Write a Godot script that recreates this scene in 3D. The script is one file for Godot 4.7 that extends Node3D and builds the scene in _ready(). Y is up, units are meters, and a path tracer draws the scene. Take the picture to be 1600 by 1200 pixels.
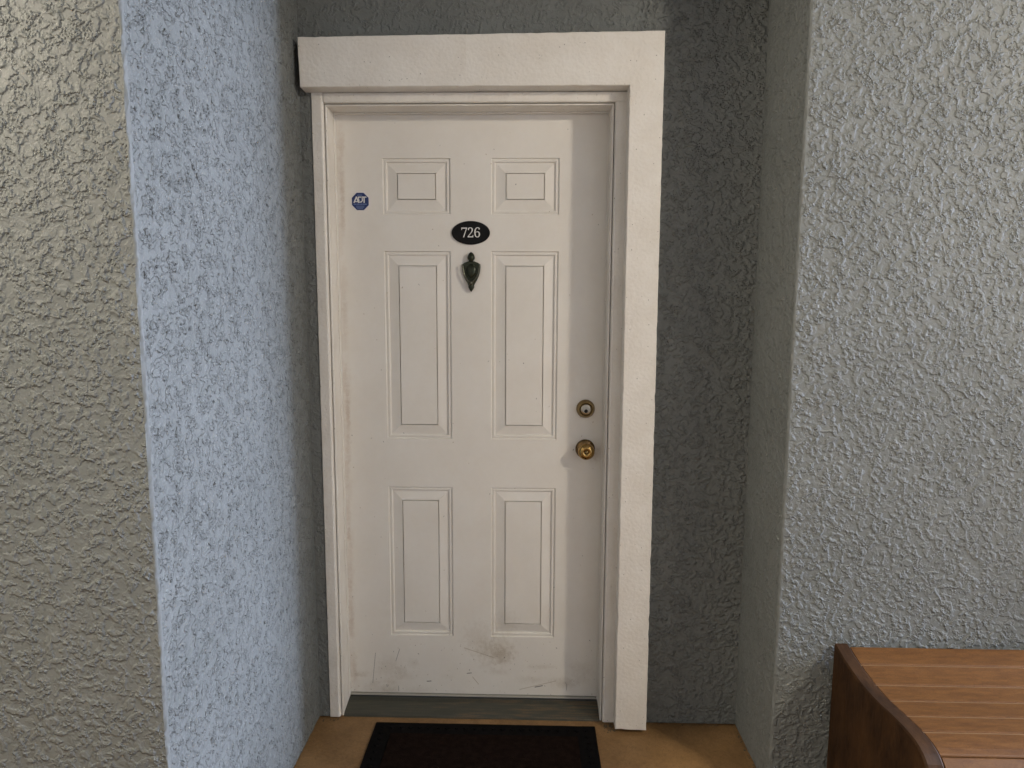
extends Node3D
# A recessed apartment entry off a covered walkway. Metres; the door's face is the plane z = 0, the floor is y = 0.

const LEFT_X := -0.5269
const RIGHT_X := 0.9135
const BACK_Z := 0.0956
const LEFT_Z := 1.0218
const RIGHT_Z := 0.4141
const CEILING_Y := 2.6
const END_LEFT := -4.6
const END_RIGHT := 6.6
const OPPOSITE_Z := 3.1
const RELIEF := 0.0020
const SHARPEN := 1.9   # the bump that crisps the relief's edges, against its depth

var M := {}
var wobble := FastNoiseLite.new()
var taken := {}
var bumps := PackedFloat32Array()   # stucco relief, 1024 x 1024 samples over 2.4 m, in metres
const BUMP_N := 1024
const BUMP_STEP := 2.4 / 1024.0


func _ready() -> void:
	set_view()
	set_light()
	make_materials()
	make_setting()
	make_walls()
	make_frame()
	make_threshold()
	make_door()
	make_mat()
	make_bench()
	make_debris()
	make_lamp(Vector3(2.5, CEILING_Y, 2.0), 1.14, "round frosted ceiling lamp over the walkway, above the bench")
	make_lamp(Vector3(-2.0, CEILING_Y, 2.0), 1.65, "round frosted ceiling lamp over the walkway, left of the entry recess")
	make_added_cool_light(Vector3(6.0, 1.95, 0.79), 19.5)


# ------------------------------------------------------------------ view and light

func set_view() -> void:
	var cam := Camera3D.new()
	cam.name = "camera"
	cam.position = Vector3(0.1955, 1.441, 2.2492)
	cam.rotation_degrees = Vector3(-6.915, 1.455, 0.23)
	cam.fov = 59.96
	cam.near = 0.05
	cam.far = 600.0
	add_child(cam)


func set_light() -> void:
	var sm := ProceduralSkyMaterial.new()
	sm.sky_top_color = Color(0.50, 0.60, 0.74)
	sm.sky_horizon_color = Color(0.70, 0.76, 0.84)
	sm.sky_curve = 0.2
	sm.ground_bottom_color = Color(0.30, 0.31, 0.30)
	sm.ground_horizon_color = Color(0.60, 0.64, 0.68)
	sm.sun_angle_max = 1.0
	var sky := Sky.new()
	sky.sky_material = sm
	var env := Environment.new()
	env.background_mode = Environment.BG_SKY
	env.sky = sky
	env.tonemap_mode = Environment.TONE_MAPPER_LINEAR
	env.tonemap_exposure = 3.0
	env.sdfgi_enabled = true
	env.ssao_enabled = true
	env.ssil_enabled = true
	var we := WorldEnvironment.new()
	we.name = "world_environment"
	we.environment = env
	add_child(we)
	# soft cool daylight through the open end of the walkway on the right
	var sun := DirectionalLight3D.new()
	sun.name = "daylight"
	sun.light_energy = 0.15
	sun.light_angular_distance = 12.0
	sun.light_color = Color(0.82, 0.88, 1.0)
	sun.shadow_enabled = true
	add_child(sun)
	sun.look_at_from_position(Vector3(9.0, 1.1, 0.9), Vector3.ZERO, Vector3.UP)


# ------------------------------------------------------------------ mesh helpers

func begin(smooth := false) -> SurfaceTool:
	var st := SurfaceTool.new()
	st.begin(Mesh.PRIMITIVE_TRIANGLES)
	st.set_smooth_group(0 if smooth else -1)
	return st


func put(st: SurfaceTool, p: Vector3) -> void:
	st.set_uv(Vector2(p.x + 0.5, 1.0 - p.y / 2.1))
	st.add_vertex(p)


# corners counter-clockwise as seen from outside
func tri(st: SurfaceTool, a: Vector3, b: Vector3, c: Vector3) -> void:
	put(st, a)
	put(st, c)
	put(st, b)


func quad(st: SurfaceTool, a: Vector3, b: Vector3, c: Vector3, d: Vector3) -> void:
	tri(st, a, b, c)
	tri(st, a, c, d)


func finish(st: SurfaceTool, called: String, m: Material, parent: Node) -> MeshInstance3D:
	st.generate_normals()
	var o := MeshInstance3D.new()
	o.name = numbered(called) if parent == self else called
	o.mesh = st.commit()
	o.material_override = m
	parent.add_child(o, true)
	return o


func numbered(called: String) -> String:
	var n: int = taken.get(called, 0)
	taken[called] = n + 1
	return called if n == 0 else "%s_%03d" % [called, n]


func thing(called: String, label: String, category: String, at := Vector3.ZERO) -> Node3D:
	var o := Node3D.new()
	o.name = numbered(called)
	o.position = at
	add_child(o)
	o.set_meta("label", label)
	o.set_meta("category", category)
	o.set_meta("kind", "thing")
	return o


# a box whose twelve edges are chamfered by c
func box(st: SurfaceTool, lo: Vector3, hi: Vector3, c := 0.0) -> void:
	var mid := (lo + hi) / 2.0
	var h := (hi - lo) / 2.0
	c = minf(c, minf(h.x, minf(h.y, h.z)) * 0.9)
	for ax in 3:
		var u := (ax + 1) % 3
		var v := (ax + 2) % 3
		for s in [-1.0, 1.0]:
			var q := []
			for k in [[-1, -1], [1, -1], [1, 1], [-1, 1]]:
				var p := Vector3.ZERO
				p[ax] = s * h[ax]
				p[u] = k[0] * (h[u] - c)
				p[v] = k[1] * (h[v] - c)
				q.append(mid + p)
			if s > 0:
				quad(st, q[0], q[1], q[2], q[3])
			else:
				quad(st, q[3], q[2], q[1], q[0])
	if c <= 0.0:
		return
	for ax in 3:
		var u := (ax + 1) % 3
		var v := (ax + 2) % 3
		for su in [-1.0, 1.0]:
			for sv in [-1.0, 1.0]:
				var q := []
				for k in [[-1, 0], [1, 0], [1, 1], [-1, 1]]:
					var p := Vector3.ZERO
					p[ax] = k[0] * (h[ax] - c)
					p[u] = su * (h[u] - (c if k[1] else 0.0))
					p[v] = sv * (h[v] - (0.0 if k[1] else c))
					q.append(mid + p)
				if su * sv > 0:
					quad(st, q[0], q[1], q[2], q[3])
				else:
					quad(st, q[3], q[2], q[1], q[0])
	for sx in [-1.0, 1.0]:
		for sy in [-1.0, 1.0]:
			for sz in [-1.0, 1.0]:
				var a := mid + Vector3(sx * h.x, sy * (h.y - c), sz * (h.z - c))
				var b := mid + Vector3(sx * (h.x - c), sy * h.y, sz * (h.z - c))
				var d := mid + Vector3(sx * (h.x - c), sy * (h.y - c), sz * h.z)
				if sx * sy * sz > 0:
					tri(st, a, b, d)
				else:
					tri(st, d, b, a)


# an outline (counter-clockwise) moved inwards by c at every corner
func inset(poly: PackedVector2Array, c: float) -> PackedVector2Array:
	var out := PackedVector2Array()
	var n := poly.size()
	for i in n:
		var a := (poly[i] - poly[(i + n - 1) % n]).normalized()
		var b := (poly[(i + 1) % n] - poly[i]).normalized()
		var na := Vector2(-a.y, a.x)
		var nb := Vector2(-b.y, b.x)
		var m := (na + nb)
		var l := m.length()
		m = m / l if l > 0.01 else na
		out.append(poly[i] + m * c / maxf(0.35, m.dot(na)))
	return out


func wound(poly: PackedVector2Array) -> PackedVector2Array:
	if Geometry2D.is_polygon_clockwise(poly):
		poly.reverse()
	var area := 0.0
	for i in poly.size():
		area += poly[i].cross(poly[(i + 1) % poly.size()])
	if area < 0.0:
		poly.reverse()
	return poly


# an outline in xy drawn out from z0 to z1, its front edge chamfered by c; map turns (x, y, z) into place
func prism(st: SurfaceTool, poly: PackedVector2Array, z0: float, z1: float, c: float, place := Transform3D(), back := true) -> void:
	poly = wound(poly)
	var n := poly.size()
	var top := inset(poly, c) if c > 0.0 else poly
	var zc := z1 - c
	for i in n:
		var j := (i + 1) % n
		var a := poly[i]
		var b := poly[j]
		quad(st, place * Vector3(a.x, a.y, z0), place * Vector3(b.x, b.y, z0), place * Vector3(b.x, b.y, zc), place * Vector3(a.x, a.y, zc))
		if c > 0.0:
			var ta := top[i]
			var tb := top[j]
			quad(st, place * Vector3(a.x, a.y, zc), place * Vector3(b.x, b.y, zc), place * Vector3(tb.x, tb.y, z1), place * Vector3(ta.x, ta.y, z1))
	for face in ([0, 1] if back else [1]):
		var pts := top if face else poly
		var z := z1 if face else z0
		var t := Geometry2D.triangulate_polygon(pts)
		for k in range(0, t.size(), 3):
			var a := pts[t[k]]
			var b := pts[t[k + 1]]
			var d := pts[t[k + 2]]
			if ((b - a).cross(d - a) > 0.0) != (face == 1):
				var w := b
				b = d
				d = w
			tri(st, place * Vector3(a.x, a.y, z), place * Vector3(b.x, b.y, z), place * Vector3(d.x, d.y, z))


# profile of (radius, along) turned round the axis +z of place
func lathe(st: SurfaceTool, profile: Array, place: Transform3D, segs := 40) -> void:
	for k in profile.size() - 1:
		var a: Vector2 = profile[k]
		var b: Vector2 = profile[k + 1]
		for i in segs:
			var t0 := TAU * i / segs
			var t1 := TAU * (i + 1) / segs
			var d0 := Vector3(cos(t0), sin(t0), 0)
			var d1 := Vector3(cos(t1), sin(t1), 0)
			var p00 := place * (d0 * a.x + Vector3(0, 0, a.y))
			var p10 := place * (d1 * a.x + Vector3(0, 0, a.y))
			var p01 := place * (d0 * b.x + Vector3(0, 0, b.y))
			var p11 := place * (d1 * b.x + Vector3(0, 0, b.y))
			if a.x > 1e-6:
				tri(st, p00, p10, p11 if b.x > 1e-6 else p01)
			if b.x > 1e-6:
				tri(st, p00, p11, p01)


# a round bar through points, radius at each
func tube(st: SurfaceTool, pts: Array, radii: Array, segs := 12) -> void:
	var rings := []
	for i in pts.size():
		var t: Vector3 = (pts[mini(i + 1, pts.size() - 1)] - pts[maxi(i - 1, 0)]).normalized()
		var side := t.cross(Vector3(0.0, 0.0, 1.0))
		if side.length() < 0.05:
			side = t.cross(Vector3.RIGHT)
		side = side.normalized()
		var up := side.cross(t)
		var ring := []
		for k in segs:
			var a := TAU * k / segs
			ring.append(pts[i] + (side * cos(a) + up * sin(a)) * radii[i])
		rings.append(ring)
	for i in pts.size() - 1:
		for k in segs:
			var l := (k + 1) % segs
			quad(st, rings[i][k], rings[i + 1][k], rings[i + 1][l], rings[i][l])


# ------------------------------------------------------------------ computed textures

func noise(freq: float, octaves: int, seed_: int, gain := 0.5, kind := FastNoiseLite.TYPE_SIMPLEX_SMOOTH) -> FastNoiseLite:
	var n := FastNoiseLite.new()
	n.noise_type = kind
	n.seed = seed_
	n.frequency = freq
	n.fractal_type = FastNoiseLite.FRACTAL_FBM if octaves > 1 else FastNoiseLite.FRACTAL_NONE
	n.fractal_octaves = octaves
	n.fractal_gain = gain
	return n


func ramp(lo: float, hi: float, height: float) -> PackedFloat32Array:
	var t := PackedFloat32Array()
	for i in 256:
		t.append(smoothstep(lo, hi, i / 255.0) * height)
	return t


# a step with a narrow crevice at its foot, where the trowelled splash does not quite sit on the coat below
func notched(lo: float, hi: float, height: float, cut: float) -> PackedFloat32Array:
	var t := ramp(lo, hi, height)
	for i in 256:
		t[i] -= cut * maxf(0.0, 1.0 - absf(i / 255.0 - lo + 0.006) / 0.014)
	return t


# trowelled stucco: flat-topped splashes with steep edges, crumbs in clusters, faint grain. 2048 pixels for 2.4 m
func stucco_height() -> ImageTexture:
	var n := 2048
	var big := noise(1.0 / 20.0, 3, 11, 0.45)
	big.domain_warp_enabled = true
	big.domain_warp_amplitude = 9.0
	big.domain_warp_frequency = 1.0 / 11.0
	var mid := noise(1.0 / 11.5, 3, 23, 0.45)
	mid.domain_warp_enabled = true
	mid.domain_warp_amplitude = 5.0
	mid.domain_warp_frequency = 1.0 / 7.0
	var a := big.get_image(n, n).get_data()
	var b := mid.get_image(n, n).get_data()
	var c := noise(1.0 / 4.2, 1, 37, 0.5).get_image(n, n).get_data()
	var d := noise(1.0 / 44.0, 3, 51, 0.6).get_image(n, n).get_data()
	var e := noise(1.0 / 3.0, 1, 61).get_image(n, n).get_data()
	var ra := notched(0.500, 0.510, 0.40, 0.30)    # wide flat splashes
	var rb := notched(0.600, 0.612, 0.34, 0.26)    # smaller ones lapping over them
	var rc := ramp(0.74, 0.82, 0.50)      # loose crumbs, in clusters
	var rd := ramp(0.46, 0.60, 1.0)
	var f := noise(1.0 / 38.0, 2, 83, 0.5).get_image(n, n).get_data()
	var rf := ramp(0.32, 0.46, 0.72)      # patches trowelled nearly flat
	var out := PackedFloat32Array()
	out.resize(n * n)
	for i in n * n:
		var m := rd[d[i]]
		out[i] = (ra[a[i]] + rb[b[i]] * (0.35 + 0.65 * m) + rc[c[i]] * m) * (0.28 + rf[f[i]]) + e[i] * 0.00010
	var im := Image.create_from_data(n, n, false, Image.FORMAT_RF, out.to_byte_array())
	var small: Image = im.duplicate()
	small.resize(BUMP_N, BUMP_N, Image.INTERPOLATE_BILINEAR)
	bumps = small.get_data().to_float32_array()
	return ImageTexture.create_from_image(im)


# a colour image from noise: mixes of colours given as linear values
func mottled(size: int, scale: float, base: Color, other: Color, seed_: int, speck := 0.0, stretch := 1.0) -> ImageTexture:
	var n1 := noise(1.0 / scale, 5, seed_, 0.6)
	var n2 := noise(1.0 / (scale * 0.12), 3, seed_ + 5, 0.6)
	var rng := RandomNumberGenerator.new()
	rng.seed = seed_
	var im := Image.create(size, size, false, Image.FORMAT_RGB8)
	for y in size:
		for x in size:
			var t := clampf(0.5 + 0.75 * n1.get_noise_2d(x, y * stretch) + 0.35 * n2.get_noise_2d(x, y * stretch), 0.0, 1.0)
			var c := base.lerp(other, t)
			if speck > 0.0 and rng.randf() < speck:
				c = c * rng.randf_range(0.55, 1.25)
			im.set_pixel(x, y, c.linear_to_srgb())
	return ImageTexture.create_from_image(im)


func height_noise(size: int, freq: float, octaves: int, seed_: int, stretch := 1.0) -> ImageTexture:
	var n := noise(freq, octaves, seed_, 0.55)
	var out := PackedFloat32Array()
	out.resize(size * size)
	for y in size:
		for x in size:
			out[y * size + x] = 0.5 + 0.5 * n.get_noise_2d(x, y * stretch)
	return ImageTexture.create_from_image(Image.create_from_data(size, size, false, Image.FORMAT_RF, out.to_byte_array()))


func smear(im: Image, x: float, y: float, rx: float, ry: float, tint: Color, amount: float, n: FastNoiseLite) -> void:
	# x, y in metres on the door; dirt with a grain of its own
	var w := im.get_width()
	var h := im.get_height()
	var cx := (x + 0.5) * w
	var cy := (1.0 - y / 2.1) * h
	var px := rx * w
	var py := ry / 2.1 * h
	for j in range(maxi(0, int(cy - py * 1.6)), mini(h, int(cy + py * 1.6))):
		for i in range(maxi(0, int(cx - px * 1.6)), mini(w, int(cx + px * 1.6))):
			var r := Vector2((i - cx) / px, (j - cy) / py).length()
			var t := (1.0 - smoothstep(0.15, 1.25, r + 0.55 * n.get_noise_2d(i, j))) * amount
			t *= 0.72 + 0.6 * n.get_noise_2d(i * 5.0 + 300.0, j * 5.0)
			if t > 0.003:
				im.set_pixel(i, j, im.get_pixel(i, j).lerp(tint, clampf(t, 0.0, 1.0)))


func scratch(im: Image, x0: float, y0: float, x1: float, y1: float, tint: Color, amount: float, width := 0.9) -> void:
	var w := im.get_width()
	var h := im.get_height()
	var a := Vector2((x0 + 0.5) * w, (1.0 - y0 / 2.1) * h)
	var b := Vector2((x1 + 0.5) * w, (1.0 - y1 / 2.1) * h)
	var steps := int(a.distance_to(b) * 1.5) + 1
	for k in steps + 1:
		var p := a.lerp(b, float(k) / steps)
		for j in range(-2, 3):
			for i in range(-2, 3):
				var q := Vector2i(int(p.x) + i, int(p.y) + j)
				if q.x < 0 or q.y < 0 or q.x >= w or q.y >= h:
					continue
				var d := (Vector2(q) - p).length()
				if d < width:
					im.set_pixelv(q, im.get_pixelv(q).lerp(tint, amount * (1.0 - d / width * 0.6)))


func door_paint() -> ImageTexture:
	var w := 1024
	var h := 2048
	var im := Image.create(w, h, false, Image.FORMAT_RGB8)
	var n1 := noise(1.0 / 260.0, 4, 5, 0.55)
	var n2 := noise(1.0 / 30.0, 3, 6, 0.6)
	var base := Color(0.77, 0.745, 0.69)
	var warm := Color(0.72, 0.685, 0.62)
	for y in h:
		for x in w:
			var t := clampf(0.45 + 0.6 * n1.get_noise_2d(x, y) + 0.18 * n2.get_noise_2d(x, y), 0.0, 1.0)
			im.set_pixel(x, y, base.lerp(warm, t).linear_to_srgb())
	var n := noise(1.0 / 22.0, 4, 9, 0.6)
	var dirt := Color(0.27, 0.205, 0.125).linear_to_srgb()
	var soot := Color(0.09, 0.085, 0.075).linear_to_srgb()
	# the kick mark under the lower right panel
	smear(im, 0.085, 0.205, 0.075, 0.055, dirt, 0.27, n)
	smear(im, 0.105, 0.190, 0.04, 0.035, dirt, 0.34, n)
	smear(im, 0.02, 0.25, 0.06, 0.07, dirt, 0.16, n)
	smear(im, 0.12, 0.31, 0.05, 0.05, dirt, 0.14, n)
	# hand grime beside the knob
	smear(im, 0.425, 0.93, 0.02, 0.03, dirt, 0.30, n)
	# reddish-brown smears along the hinge edge
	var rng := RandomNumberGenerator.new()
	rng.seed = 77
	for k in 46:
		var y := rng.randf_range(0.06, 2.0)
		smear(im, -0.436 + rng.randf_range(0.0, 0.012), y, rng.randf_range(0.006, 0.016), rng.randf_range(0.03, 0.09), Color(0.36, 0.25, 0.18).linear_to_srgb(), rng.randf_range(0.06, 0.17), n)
	for k in 26:
		smear(im, rng.randf_range(-0.43, 0.42), rng.randf_range(0.04, 0.16), rng.randf_range(0.02, 0.06), rng.randf_range(0.008, 0.03), dirt, rng.randf_range(0.05, 0.17), n)
	# kicks and scuffs
	scratch(im, -0.350, 0.190, -0.362, 0.075, soot, 0.55)
	scratch(im, -0.262, 0.207, -0.277, 0.160, soot, 0.62)
	scratch(im, -0.030, 0.215, 0.075, 0.180, dirt, 0.16, 1.6)
	scratch(im, -0.268, 0.065, -0.268, 0.045, soot, 0.5)
	scratch(im, 0.338, 0.085, 0.338, 0.060, soot, 0.55)
	scratch(im, 0.17, 0.060, 0.30, 0.095, dirt, 0.28, 1.2)
	scratch(im, 0.225, 0.070, 0.252, 0.076, soot, 0.8, 1.6)
	scratch(im, -0.020, 0.118, -0.004, 0.120, soot, 0.65, 1.4)
	scratch(im, -0.165, 0.085, -0.150, 0.086, soot, 0.65, 1.5)
	scratch(im, 0.000, 0.105, 0.018, 0.082, dirt, 0.35, 1.2)
	for k in 190:
		var y := rng.randf_range(0.04, 2.03)
		if rng.randf() < 0.45:
			y = rng.randf_range(0.04, 0.25)
		var x := rng.randf_range(-0.44, 0.44)
		var l := rng.randf_range(0.0, 0.004)
		scratch(im, x, y, x + l * rng.randf_range(-1, 1), y - l, soot if rng.randf() < 0.5 else dirt, rng.randf_range(0.12, 0.55), rng.randf_range(0.7, 1.5))
	return ImageTexture.create_from_image(im)


# old trim paint: chips, specks and hand dirt, tiling over 0.8 m
func trim_paint() -> ImageTexture:
	var s := 1024
	var im := Image.create(s, s, false, Image.FORMAT_RGB8)
	var n1 := noise(1.0 / 180.0, 4, 15, 0.55)
	var n2 := noise(1.0 / 14.0, 3, 16, 0.6)
	var base := Color(0.78, 0.755, 0.70)
	var warm := Color(0.71, 0.675, 0.61)
	for y in s:
		for x in s:
			var t := clampf(0.42 + 0.7 * n1.get_noise_2d(x, y) + 0.3 * n2.get_noise_2d(x, y), 0.0, 1.0)
			im.set_pixel(x, y, base.lerp(warm, t).linear_to_srgb())
	var rng := RandomNumberGenerator.new()
	rng.seed = 31
	for k in 260:
		var c := Vector2(rng.randf_range(4, s - 4), rng.randf_range(4, s - 4))
		var r := rng.randf_range(0.6, 1.9)
		var col := Color(0.13, 0.115, 0.09).linear_to_srgb()
		var amount := rng.randf_range(0.2, 0.75)
		for j in range(-3, 4):
			for i in range(-3, 4):
				if Vector2(i, j * 0.8).length() < r:
					var q := Vector2i(c) + Vector2i(i, j)
					im.set_pixelv(q, im.get_pixelv(q).lerp(col, amount))
	return ImageTexture.create_from_image(im)


func sill_paint() -> ImageTexture:
	# olive sill, the paint worn through to brown wood towards the latch side; u along x (1 m), v along z (0.25 m)
	var w := 1024
	var h := 256
	var im := Image.create(w, h, false, Image.FORMAT_RGB8)
	var streak := noise(1.0 / 60.0, 4, 3, 0.6)
	var fine := noise(1.0 / 6.0, 3, 4, 0.6)
	for y in h:
		for x in w:
			var u := float(x) / w
			var s := streak.get_noise_2d(x * 0.35, y * 5.0)
			var f := fine.get_noise_2d(x * 0.6, y * 2.0)
			var c := Color(0.045, 0.047, 0.036).lerp(Color(0.068, 0.064, 0.047), clampf(0.5 + s + 0.4 * f, 0.0, 1.0))
			var wear := smoothstep(0.12, 0.42, s + 0.3 * f + 0.75 * (u - 0.55))
			c = c.lerp(Color(0.115, 0.08, 0.045), wear * 0.8)
			if f > 0.42:
				c = c.lerp(Color(0.03, 0.03, 0.025), 0.5)
			im.set_pixel(x, y, c.linear_to_srgb())
	return ImageTexture.create_from_image(im)


func flat(r: float, g: float, b: float, rough: float, metal := 0.0) -> StandardMaterial3D:
	var m := StandardMaterial3D.new()
	m.albedo_color = Color(r, g, b).linear_to_srgb()
	m.roughness = rough
	m.metallic = metal
	return m


func tiled(t: Texture2D, size: float, rough: float, world := true) -> StandardMaterial3D:
	var m := StandardMaterial3D.new()
	m.albedo_texture = t
	m.roughness = rough
	m.uv1_triplanar = true
	m.uv1_world_triplanar = world
	m.uv1_triplanar_sharpness = 8.0
	m.uv1_scale = Vector3.ONE / size
	return m


func relief(m: StandardMaterial3D, t: Texture2D, centimetres: float) -> void:
	m.heightmap_enabled = true
	m.heightmap_texture = t
	m.heightmap_scale = centimetres


func make_materials() -> void:
	wobble.seed = 8
	wobble.frequency = 1.0
	M.stucco = tiled(mottled(512, 120.0, Color(0.177, 0.188, 0.180), Color(0.149, 0.159, 0.152), 3, 0.02), 2.4, 0.56)
	M.stucco.metallic_specular = 0.36
	M.stucco_fine = M.stucco.duplicate()
	relief(M.stucco, stucco_height(), RELIEF * 100.0 * 1.8)
	M.ceiling = flat(0.40, 0.40, 0.385, 0.8)
	M.floor = tiled(mottled(512, 90.0, Color(0.182, 0.101, 0.038), Color(0.275, 0.160, 0.065), 7, 0.16), 0.9, 0.6)
	relief(M.floor, height_noise(512, 1.0 / 9.0, 4, 71), 0.12)
	M.ground = tiled(mottled(256, 40.0, Color(0.05, 0.08, 0.03), Color(0.09, 0.11, 0.05), 9), 6.0, 0.9)
	M.door = StandardMaterial3D.new()
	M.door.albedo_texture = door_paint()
	M.door.roughness = 0.5
	M.trim = tiled(trim_paint(), 0.8, 0.55)
	relief(M.trim, height_noise(512, 1.0 / 10.0, 4, 81), 0.14)
	M.sill = StandardMaterial3D.new()
	M.sill.albedo_texture = sill_paint()
	M.sill.roughness = 0.6
	M.sill.uv1_triplanar = true
	M.sill.uv1_world_triplanar = true
	M.sill.uv1_triplanar_sharpness = 8.0
	M.sill.uv1_scale = Vector3(1.0, 4.0, 4.0)
	M.sill.uv1_offset = Vector3(0.5, 0.0, 0.0)
	M.aluminium = flat(0.30, 0.29, 0.25, 0.45, 0.4)
	M.sweep = flat(0.42, 0.40, 0.35, 0.5)
	M.seal = flat(0.03, 0.03, 0.028, 0.7)
	M.brass = flat(0.38, 0.24, 0.085, 0.1, 1.0)
	M.brass_worn = flat(0.25, 0.18, 0.085, 0.14, 1.0)
	M.brass_dark_reflection = flat(0.16, 0.10, 0.045, 0.2, 1.0)  # the knob rose's dark reflection put into the colour
	M.nickel = flat(0.40, 0.37, 0.31, 0.2, 1.0)
	M.keyhole = flat(0.006, 0.006, 0.006, 0.6)
	M.bronze = tiled(mottled(128, 30.0, Color(0.014, 0.016, 0.010), Color(0.042, 0.052, 0.030), 12, 0.05), 0.05, 0.3)
	M.bronze.metallic = 0.55
	M.bronze_highlight = flat(0.10, 0.10, 0.075, 0.26, 0.9)  # lighter bronze: the highlight on ring and striker put into the colour
	M.black_gloss = flat(0.004, 0.004, 0.0045, 0.3)
	M.black_gloss.metallic_specular = 0.3
	M.white_print = flat(0.72, 0.71, 0.68, 0.5)
	M.navy = flat(0.010, 0.026, 0.125, 0.35)
	M.pale_blue = flat(0.16, 0.22, 0.40, 0.45)
	M.rubber = tiled(mottled(256, 30.0, Color(0.0035, 0.0034, 0.0036), Color(0.007, 0.0064, 0.0064), 14, 0.1), 0.3, 0.85)
	M.rubber.metallic_specular = 0.17
	M.carpet = tiled(mottled(256, 26.0, Color(0.0075, 0.0048, 0.0038), Color(0.017, 0.0105, 0.0082), 15, 0.25), 0.3, 0.95)
	M.carpet.metallic_specular = 0.1
	relief(M.carpet, height_noise(256, 1.0 / 2.5, 2, 91), 0.25)
	M.slat = tiled(mottled(512, 70.0, Color(0.090, 0.036, 0.0075), Color(0.150, 0.065, 0.0150), 17, 0.10, 5.0), 0.7, 0.6)
	M.slat.metallic_specular = 0.35
	relief(M.slat, height_noise(512, 1.0 / 12.0, 4, 95, 6.0), 0.05)
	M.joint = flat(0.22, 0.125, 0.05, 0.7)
	M.panel_wood = tiled(mottled(512, 60.0, Color(0.022, 0.010, 0.0038), Color(0.060, 0.028, 0.010), 19, 0.05, 0.3), 0.7, 0.6)
	M.panel_wood.metallic_specular = 0.3
	relief(M.panel_wood, height_noise(512, 1.0 / 14.0, 4, 97, 0.25), 0.06)
	M.crumb = flat(0.10, 0.085, 0.06, 0.9)
	M.lamp_pan = flat(0.75, 0.74, 0.70, 0.4)
	M.lamp_glass = flat(0.85, 0.82, 0.76, 0.4)
	M.lamp_glass.emission_enabled = true
	M.lamp_glass.emission = Color(1.0, 0.86, 0.68)
	M.lamp_glass.emission_energy_multiplier = 2.0
	M.added_light_lens = flat(0.85, 0.85, 0.85, 0.4)  # glowing front of the added cool light
	M.added_light_lens.emission_enabled = true
	M.added_light_lens.emission = Color(0.83, 0.88, 1.0)
	M.added_light_lens.emission_energy_multiplier = 2.0


# ------------------------------------------------------------------ setting

func make_setting() -> void:
	var st := begin()
	quad(st, Vector3(-150, -0.06, 150), Vector3(150, -0.06, 150), Vector3(150, -0.06, -150), Vector3(-150, -0.06, -150))
	finish(st, "ground", M.ground, self).set_meta("kind", "structure")
	st = begin()
	box(st, Vector3(END_LEFT - 0.3, -0.3, -0.4), Vector3(END_RIGHT + 1.6, 0.0, OPPOSITE_Z + 0.2), 0.01)
	finish(st, "walkway_floor", M.floor, self).set_meta("kind", "structure")
	st = begin()
	box(st, Vector3(END_LEFT - 0.2, CEILING_Y, -0.4), Vector3(END_RIGHT, CEILING_Y + 0.2, OPPOSITE_Z + 0.2))
	finish(st, "walkway_ceiling", M.ceiling, self).set_meta("kind", "structure")


# a plan line (x, z) raised from y0 to y1, its outside on the right-hand side of the line's direction as seen from above
func skin(st: SurfaceTool, plan: PackedVector2Array, y0: float, y1: float, step: float, sway := 0.0007, bead := false) -> void:
	var pts := PackedVector2Array()
	for i in plan.size() - 1:
		var n := maxi(1, int(ceil(plan[i].distance_to(plan[i + 1]) / 0.06)))
		for k in n:
			pts.append(plan[i].lerp(plan[i + 1], float(k) / n))
	pts.append(plan[plan.size() - 1])
	var rows := maxi(1, int((y1 - y0) / step))
	var grid := []
	for r in rows + 1:
		var y := lerpf(y0, y1, float(r) / rows)
		var line := PackedVector3Array()
		for p in pts:
			var s := sway if r > 0 and r < rows and not (bead and (p == pts[0] or p == pts[pts.size() - 1])) else 0.0
			var dx := wobble.get_noise_3d(p.x * 9.0, y * 14.0, p.y * 9.0) * s + wobble.get_noise_3d(p.x * 60.0, y * 70.0, p.y * 60.0) * s * 1.2
			line.append(Vector3(p.x + dx, y, p.y + wobble.get_noise_3d(y * 14.0 + 50.0, p.x * 9.0, p.y * 9.0) * s))
		grid.append(line)
	for r in rows:
		for k in pts.size() - 1:
			quad(st, grid[r][k], grid[r][k + 1], grid[r + 1][k + 1], grid[r + 1][k])


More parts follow.
